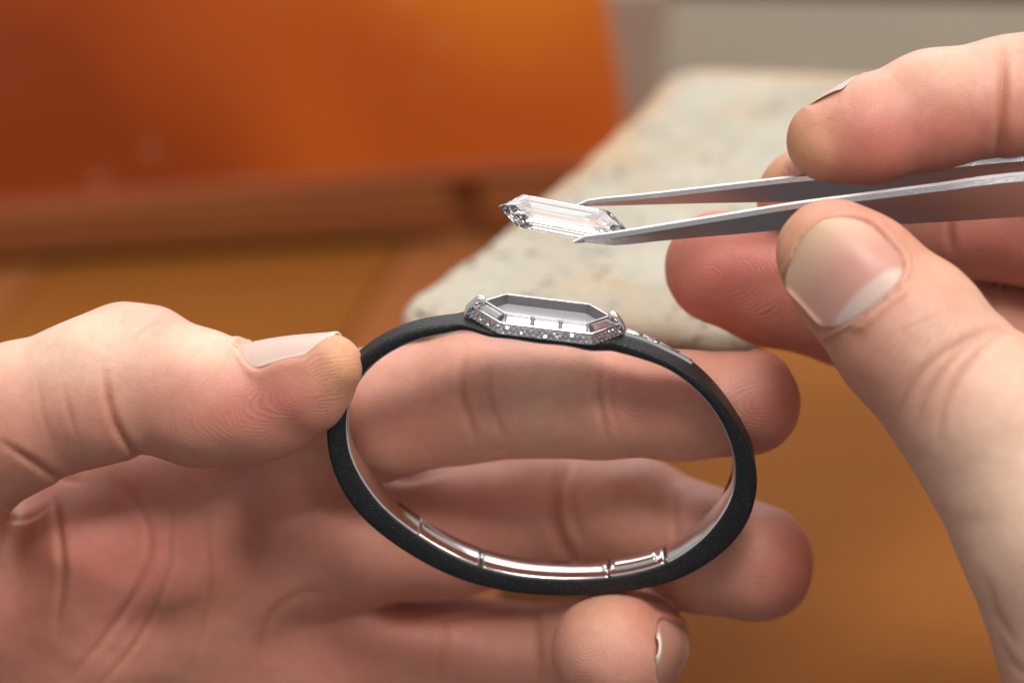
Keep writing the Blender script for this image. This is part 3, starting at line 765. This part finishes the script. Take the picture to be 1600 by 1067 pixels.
def lin_prof(i):
    ri = RI[i % NA]; a = float(hw_at(TH[i % NA])) - .30
    return [(ri + .25, -a), (ri - .22, -a), (ri - .30, -a + .25), (ri - .30, a - .25), (ri - .22, a), (ri + .25, a)]
def idx_range(a, b):       # angle indices going from a up to b
    i0 = int(round((a + np.pi) / (2 * np.pi) * NA)); i1 = int(round((b + np.pi) / (2 * np.pi) * NA))
    if i1 < i0: i1 += NA
    return list(range(i0, i1 + 1))
aL, aM, aC0, aC1 = ang_px(640, 845), ang_px(752, 885), ang_px(955, 904), ang_px(1045, 882)
sweep("lining", lin_prof, idx_range(aC1, aL + 2 * np.pi if aL < aC1 else aL), LINING, bracelet, False)
def plate_prof(th_, a, r_off=0):
    def f(i):
        ri = RI[i % NA] - r_off
        return [(ri + .3, -a), (ri - th_ + .12, -a), (ri - th_, -a + .14), (ri - th_, a - .14), (ri - th_ + .12, a), (ri + .3, a)]
    return f
sweep("lining_segment", plate_prof(.34, 2.75), idx_range(aL + .012, aM - .012), LINING, bracelet, False)
sweep("lining_segment", plate_prof(.24, 2.75), idx_range(aM + .012, aC0 - .02), LINING, bracelet, False)
clasp = sweep("clasp", plate_prof(.40, 2.7), idx_range(aC0, aC1 - .02), LINING, bracelet, False)
sweep("clasp_lever", plate_prof(.5, 1.3, .41), idx_range(aC0 + .03, aC1 - .05), GOLD, clasp, False)
for a_ in (aM, aC0 - .03): sweep("hinge_pin", plate_prof(.62, .55), idx_range(a_ - .02, a_ + .01), GOLD, bracelet, False)

# ---- setting: its own frame, u along the stone, v up out of the wrist, w away
HU = unit(EU * 1 - EV * .118); HV = unit(EV + EU * .118); H0 = C0 + 0
d_ = np.array([(857 - 800) / FPX, -(482 - 533.5) / FPX, 1.0]); o_ = np.array([0, 0, -DIST])
H0 = o_ + d_ * (((C0 - o_) @ AX) / (d_ @ AX))
def hp(u, v, w): return H0 + HU * u + HV * v + AX * w
HEX = np.array([(-11.5, 0), (-6.9, -5.1), (6.6, -5.1), (11.0, 0), (6.6, 5.1), (-6.9, 5.1)])
def hex_off(d):       # hexagon moved inward by d
    n = len(HEX); L = []
    for i in range(n):
        p, q = HEX[i], HEX[(i + 1) % n]; e = unit(q - p); nn = np.array([-e[1], e[0]]); L.append((p + nn * d, e))
    out = []
    for i in range(n):
        (p, e), (q, g) = L[i - 1], L[i]
        t = np.linalg.solve(np.array([e, -g]).T, q - p); out.append(p + e * t[0])
    return np.array(out)
def hex_loft(name, sections, m, parent, close=True):       # sections: (inset, height)
    Vs = []; Fc = []
    for ins, v in sections: Vs += [hp(x, v, w) for x, w in hex_off(ins)]
    n = len(sections)
    for a in range(n if close else n - 1):
        b = (a + 1) % n
        for k in range(6): Fc.append((a * 6 + k, a * 6 + (k + 1) % 6, b * 6 + (k + 1) % 6, b * 6 + k))
    o = mesh_obj(name, Vs, Fc, m, parent, smooth=False); fix_normals(o); return o
bez = hex_loft("bezel", [(.0, -1.25), (-.02, -.97), (.03, -.91), (.20, -.89), (.26, -.95), (.34, -1.25), (1.40, -.5), (1.42, -.02), (1.47, .04), (1.62, .04), (1.68, -.02), (1.72, -1.8), (1.3, -2.0), (.5, -2.0)], GOLD, bracelet)
bevel(bez, .04, 2)
inn = hex_off(1.73)
pl = mesh_obj("window_plate", [hp(x, -1.45, w) for x, w in inn] + [hp(x, -1.75, w) for x, w in inn], [list(range(6)), list(range(11, 5, -1))] + [(i, i + 6, (i + 1) % 6 + 6, (i + 1) % 6) for i in range(6)], PLATE, bracelet, smooth=False); fix_normals(pl)
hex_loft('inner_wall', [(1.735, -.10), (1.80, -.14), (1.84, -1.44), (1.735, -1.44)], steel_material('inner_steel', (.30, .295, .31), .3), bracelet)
# pavé skirt: narrows from the rim of the bezel down to the strap
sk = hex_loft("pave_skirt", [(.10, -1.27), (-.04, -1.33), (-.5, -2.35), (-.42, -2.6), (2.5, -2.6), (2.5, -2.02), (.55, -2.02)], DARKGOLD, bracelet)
# baguettes: step-cut bars in the channel between the two rails
def baguette(p, q, nrm_in, parent, gap=.10):
    e = unit(q - p); p = p + e * gap; q = q - e * gap; wid = 1.16; slope = .78 / 1.16
    def at(s, t, v): x = p + (q - p) * s + nrm_in * (t - v * .62); return hp(x[0], -1.03 + slope * t + v * .78, x[1])
    L = np.linalg.norm(q - p); b = .22 / L; c = .24
    lev = [(.34 / L, .38, -.34), (0, .0, 0), (0, 0, .07), (b, c, .27)]
    Vs = []
    for s, t, v in lev: Vs += [at(s, t, v), at(1 - s, t, v), at(1 - s, wid - t, v), at(s, wid - t, v)]
    Fc = [(0, 1, 2, 3), (15, 14, 13, 12)]
    for k in range(3):
        for j in range(4): Fc.append((k * 4 + j, k * 4 + (j + 1) % 4, k * 4 + 4 + (j + 1) % 4, k * 4 + 4 + j))
    o = mesh_obj("baguette_diamond", Vs, Fc, GEM, parent, smooth=False); fix_normals(o); return o
mid = hex_off(.24); oin = hex_off(1.40)
for i in range(6):
    p, q = mid[i], mid[(i + 1) % 6]; e = unit(q - p); nn = np.array([-e[1], e[0]])
    # stay inside the mitres
    t0 = max(0, (oin[i] - p) @ e); t1 = min(np.linalg.norm(q - p), (oin[(i + 1) % 6] - p) @ e)
    k = 3 if i in (1, 4) else 1
    for j in range(k): baguette(p + e * (t0 + (t1 - t0) * j / k), p + e * (t0 + (t1 - t0) * (j + 1) / k), nn, bracelet)
# small metal bars between the baguettes on the long sides
for i in (1, 4):
    p, q = mid[i], mid[(i + 1) % 6]; e = unit(q - p); nn = np.array([-e[1], e[0]]); t0 = (oin[i] - p) @ e; t1 = (oin[(i + 1) % 6] - p) @ e
    for j in (1, 2):
        c = p + e * (t0 + (t1 - t0) * j / 3)
        P8 = [hp(*(lambda x: (x[0], -.98 + .67 * b + v, x[1]))(c + e * a + nn * b)) for v in (-.35, .12) for a, b in ((-.12, -.05), (.12, -.05), (.12, 1.15), (-.12, 1.15))]
        o = mesh_obj("divider", P8, [(0, 1, 2, 3), (7, 6, 5, 4), (0, 4, 5, 1), (1, 5, 6, 2), (2, 6, 7, 3), (3, 7, 4, 0)], GOLD, bracelet, smooth=False); fix_normals(o)
# brilliant for the pavé: one shared mesh
def brilliant(r):
    Vs = [(0, 0, -.72 * r)]
    for k in range(8): a = 2 * math.pi * k / 8; Vs.append((r * math.cos(a), r * math.sin(a), 0))
    for k in range(8): a = 2 * math.pi * (k + .5) / 8; Vs.append((.58 * r * math.cos(a), .58 * r * math.sin(a), .34 * r))
    Fc = [(0, 1 + (k + 1) % 8, 1 + k) for k in range(8)] + [(1 + k, 1 + (k + 1) % 8, 9 + k) for k in range(8)] + [(1 + (k + 1) % 8, 9 + (k + 1) % 8, 9 + k) for k in range(8)] + [tuple(range(9, 17))]
    me = bpy.data.meshes.new("pave_diamond"); me.from_pydata([tuple(.001 * c for c in v) for v in Vs], [], Fc); me.update(); me.materials.append(GEM); return me
BR = brilliant(.41)
bead = bpy.data.meshes.new("bead"); bm = bmesh.new(); bmesh.ops.create_icosphere(bm, subdivisions=1, radius=.00013); bm.to_mesh(bead); bm.free(); bead.materials.append(GOLD)
def put(mesh, name, pos, nrm, tilt=.0):
    o = bpy.data.objects.new(name, mesh); COL.objects.link(o); o.parent = bracelet
    wn = Vector((np.asarray(nrm) @ M3).tolist()).normalized(); qd = wn.to_track_quat('Z', 'Y')
    if tilt: qd = qd @ Matrix.Rotation(random.uniform(-tilt, tilt), 3, 'X').to_quaternion() @ Matrix.Rotation(random.uniform(0, 1.5), 3, 'Z').to_quaternion()
    o.matrix_local = INV @ (Matrix.Translation(Vector(W(pos))) @ qd.to_matrix().to_4x4()); return o
beads = []
for i in (0, 1, 2, 3, 5):
    for row, (ins, hv, sh) in enumerate(((-.17, -1.58, 0), (-.40, -2.12, .5))):
        H_ = hex_off(ins); p, q = H_[i], H_[(i + 1) % 6]; L = np.linalg.norm(q - p); n_ = int(round(L / .86)); e = (q - p) / L
        out = np.array([e[1], -e[0]]); nv = HU * out[0] + AX * out[1] + HV * .55
        for j in range(n_ - (1 if sh else 0)):
            x = p + e * L * (j + .5 + sh) / n_
            put(BR, "pave_diamond", hp(x[0], hv, x[1]) + unit(nv) * .05, nv, .25)
            y = p + e * L * (j + sh) / n_
            beads.append(hp(y[0], hv - .38, y[1]) + unit(nv) * .08)
for b_ in beads: put(bead, "bead", b_, np.array([0, 1., 0]))
# strap and lining were made in world space: keep them where they are under the parent
# claws
def tube(name, pts, rad, m, parent, n=10):
    pts = np.asarray(pts, float); rad = np.asarray(rad, float); Vs, Fc = [], []; ref = np.array([.3, .2, .9])
    for i, p in enumerate(pts):
        t = unit(pts[min(i + 1, len(pts) - 1)] - pts[max(i - 1, 0)]); a = unit(np.cross(t, ref)); b = np.cross(t, a)
        Vs += [p + rad[i] * (a * math.cos(2 * math.pi * k / n) + b * math.sin(2 * math.pi * k / n)) for k in range(n)]
    for i in range(len(pts) - 1):
        for k in range(n): Fc.append((i * n + k, i * n + (k + 1) % n, (i + 1) * n + (k + 1) % n, (i + 1) * n + k))
    Fc.append(list(range(n))); Fc.append([(len(pts) - 1) * n + k for k in range(n - 1, -1, -1)])
    o = mesh_obj(name, Vs, Fc, m, parent); fix_normals(o); return o
for s, xt in ((-1, -11.5), (1, 11.0)):
    for w0 in (-.42, .42):
        p = spline([hp(xt + s * .45, -2.9, w0 * 1.1), hp(xt + s * .25, -1.5, w0 * 1.1), hp(xt - s * .45, -.45, w0), hp(xt - s * 1.05, .18, w0 * .9), hp(xt - s * 1.6, .42, w0 * .8), hp(xt - s * 2.2, .25, w0 * .7)], 18, False)
        tube("claw", p, np.interp(np.linspace(0, 1, 18), [0, .3, .75, .95, 1], [.24, .29, .27, .22, .13]), GOLD, bracelet)
# shoulder: a metal channel of tapering baguettes running down the strap beside the setting
def shoulder(sgn, a0, a1, w0, w1):
    ii = idx_range(min(a0, a1), max(a0, a1)); n = len(ii)
    if a1 < a0: ii = ii[::-1]
    def ro(i): return RO[i % NA]
    def sp(i, k): t = k / (n - 1); return ro(i) + .55 * (1 - t) ** 1.3 + .05, .95 - .5 * t, w0 + (w1 - w0) * t
    Vs, Fc = [], []
    for k, i in enumerate(ii):
        r, hwid, wc = sp(i, k); c, s = math.cos(TH[i % NA]), math.sin(TH[i % NA])
        sec = [(ro(i) - .4, -hwid - .2), (r + .28, -hwid), (r + .32, -hwid + .1), (r + .28, -hwid + .22), (r, -hwid + .24), (r, hwid - .24), (r + .28, hwid - .22), (r + .32, hwid - .1), (r + .28, hwid), (ro(i) - .4, hwid + .2)]
        Vs += [bp(a * c, a * s, wc + b) for a, b in sec]
    m_ = 10
    for k in range(n - 1):
        for j in range(m_): Fc.append((k * m_ + j, k * m_ + (j + 1) % m_, (k + 1) * m_ + (j + 1) % m_, (k + 1) * m_ + j))
    Fc.append(list(range(m_))); Fc.append([(n - 1) * m_ + j for j in range(m_)])
    ch = mesh_obj("shoulder_channel", Vs, Fc, GOLD, bracelet, smooth=False); fix_normals(ch)
    nb = 4
    for q in range(nb):
        k0, k1 = (q + .06) / nb * (n - 1), (q + .94) / nb * (n - 1); Vb = []
        for lv, (gr, gh) in enumerate(((.02, .62), (.22, .74), (.42, .5))):
            for kk, sd in ((k0, -1), (k1, -1), (k1, 1), (k0, 1)):
                kf = kk + (.0 if lv < 2 else (.12 if kk == k0 else -.12) * (k1 - k0)); i = int(round(kf)); i = min(max(i, 0), n - 1)
                th = np.interp(kf, range(n), np.unwrap([TH[x % NA] for x in ii])); r, hwid, wc = sp(ii[i], kf)
                Vb.append(bp((r + gr) * math.cos(th), (r + gr) * math.sin(th), wc + sd * hwid * gh))
        Fb = [(0, 1, 2, 3), (11, 10, 9, 8)] + [(l * 4 + j, l * 4 + (j + 1) % 4, l * 4 + 4 + (j + 1) % 4, l * 4 + 4 + j) for l in (0, 1) for j in range(4)]
        o = mesh_obj("baguette_diamond", Vb, Fb, GEM, bracelet, smooth=False); fix_normals(o)
shoulder(1, ang_px(985, 516), ang_px(1095, 578), .4, 1.6)
for o in list(bracelet.children):
    if o.data not in (BR, bead): o.matrix_parent_inverse = INV

# ------------------------------------------------------------------ tweezers
TN = unit([0.0, .76, .65]); TWD = unit([0.0, .65, -.76])
tweezers = bpy.data.objects.new("tweezers", None); COL.objects.link(tweezers)
tag(tweezers, "polished steel tweezers holding the loose diamond by its sides", "tweezers")
def arm(stations, m):       # stations: pixel of the upper near edge, depth, blade width (mm), thickness
    st = spline([(*P(x, y, z - 7), w, t) for x, y, z, w, t in stations], 70, False); Vs, Fc = [], []
    for i, s in enumerate(st):
        c = s[:3]; w, t = s[3], s[4]; d = unit(st[min(i + 1, 69), :3] - st[max(i - 1, 0), :3])
        n_ = unit(TN - d * (TN @ d)); b_ = unit(np.cross(n_, d)); b_ = b_ if b_ @ TWD > 0 else -b_
        e = min(t * .28, w * .2)
        top0 = c
        sec = [(0, -e), (e * .7, -e * .1), (e, 0)]
        cx = min(t * .4, w * .3); cy = min(.55, w * .25)
        pts = [(cx, 0), (t - e, 0), (t, -e), (t, -w + e), (t - e, -w), (e, -w), (0, -w + e), (0, -cy)]
        Vs += [top0 + n_ * a + b_ * bb for a, bb in pts]
    for i in range(69):
        for k in range(8): Fc.append((i * 8 + k, i * 8 + (k + 1) % 8, i * 8 + 8 + (k + 1) % 8, i * 8 + 8 + k))
    Fc.append(list(range(8))); Fc.append([69 * 8 + k for k in range(7, -1, -1)])
    o = mesh_obj("arm", Vs, Fc, m, tweezers, smooth=False); fix_normals(o); return o
arm([(896, 379, -3.0, .25, .35), (904, 374, -3.0, .8, .7), (930, 371, -3.0, 1.7, 1.0), (965, 367, -3.1, 2.6, 1.15), (1040, 355, -3.1, 3.2, 1.2), (1140, 339, -3.2, 4.2, 1.25), (1240, 323, -3.6, 5.2, 1.3), (1330, 312, -4, 6.2, 1.5), (1460, 296, -3.6, 7.6, 1.7), (1600, 279, -3, 8.8, 1.9), (1850, 262, -1, 9, 1.35), (2150, 246, 2.2, 9, 1.35), (2400, 235, 4.6, 9, 1.5)], STEEL)
arm([(900, 322, 3.6, .25, .35), (908, 318, 3.6, .8, .6), (935, 314, 3.6, 1.4, .9), (1000, 308, 3.6, 2.0, 1.0), (1100, 297, 3.4, 3.2, 1.1), (1250, 280, 3.2, 5.2, 1.2), (1420, 266, 3.4, 6.6, 1.6), (1600, 248, 3.7, 8, 1.9), (1850, 238, 4.2, 9, 1.35), (2150, 226, 4.6, 9, 1.35), (2400, 224, 6.2, 9, 1.5)], STEEL)

# ------------------------------------------------------------------ loose diamond
def loose_diamond():
    c = P(881, 343, -6.4); e1 = unit([.975, -.185, .05]); nrm_ = unit(TWD + np.array([0, .1, 0])); nrm_ = unit(nrm_ - e1 * (nrm_ @ e1)); e2 = np.cross(nrm_, e1)
    if e2[1] < 0: e2 = -e2
    hexa = lambda L, l, w: [(-L, 0), (-l, -w), (l, -w), (L, 0), (l, w), (-l, w)]
    lev = [(9.85, 6.5, 3.6, 0.0), (9.85, 6.5, 3.6, .14), (9.1, 6.05, 3.1, .55), (8.3, 5.6, 2.65, .82), (7.5, 5.1, 2.2, 1.0)]
    low = [(9.0, 6.15, 2.85, -.66), (7.5, 5.4, 1.85, -1.6), (6.0, 4.7, .85, -2.5), (5.0, 4.3, .05, -3.15)]
    Vs, Fc = [], []
    seq = low[::-1] + lev
    for L, l, w, h in seq: Vs += [c + e1 * x + e2 * y + nrm_ * h for x, y in hexa(L, l, w)]
    for a in range(len(seq) - 1):
        for k in range(6): Fc.append((a * 6 + k, a * 6 + (k + 1) % 6, a * 6 + 6 + (k + 1) % 6, a * 6 + 6 + k))
    Fc.append(list(range(6))); Fc.append([(len(seq) - 1) * 6 + k for k in range(5, -1, -1)])
    o = mesh_obj("diamond", Vs, Fc, GEM, None, smooth=False); fix_normals(o)
    tag(o, "loose clear elongated hexagonal diamond gripped in the tweezer tips", "diamond"); return o
loose_diamond()
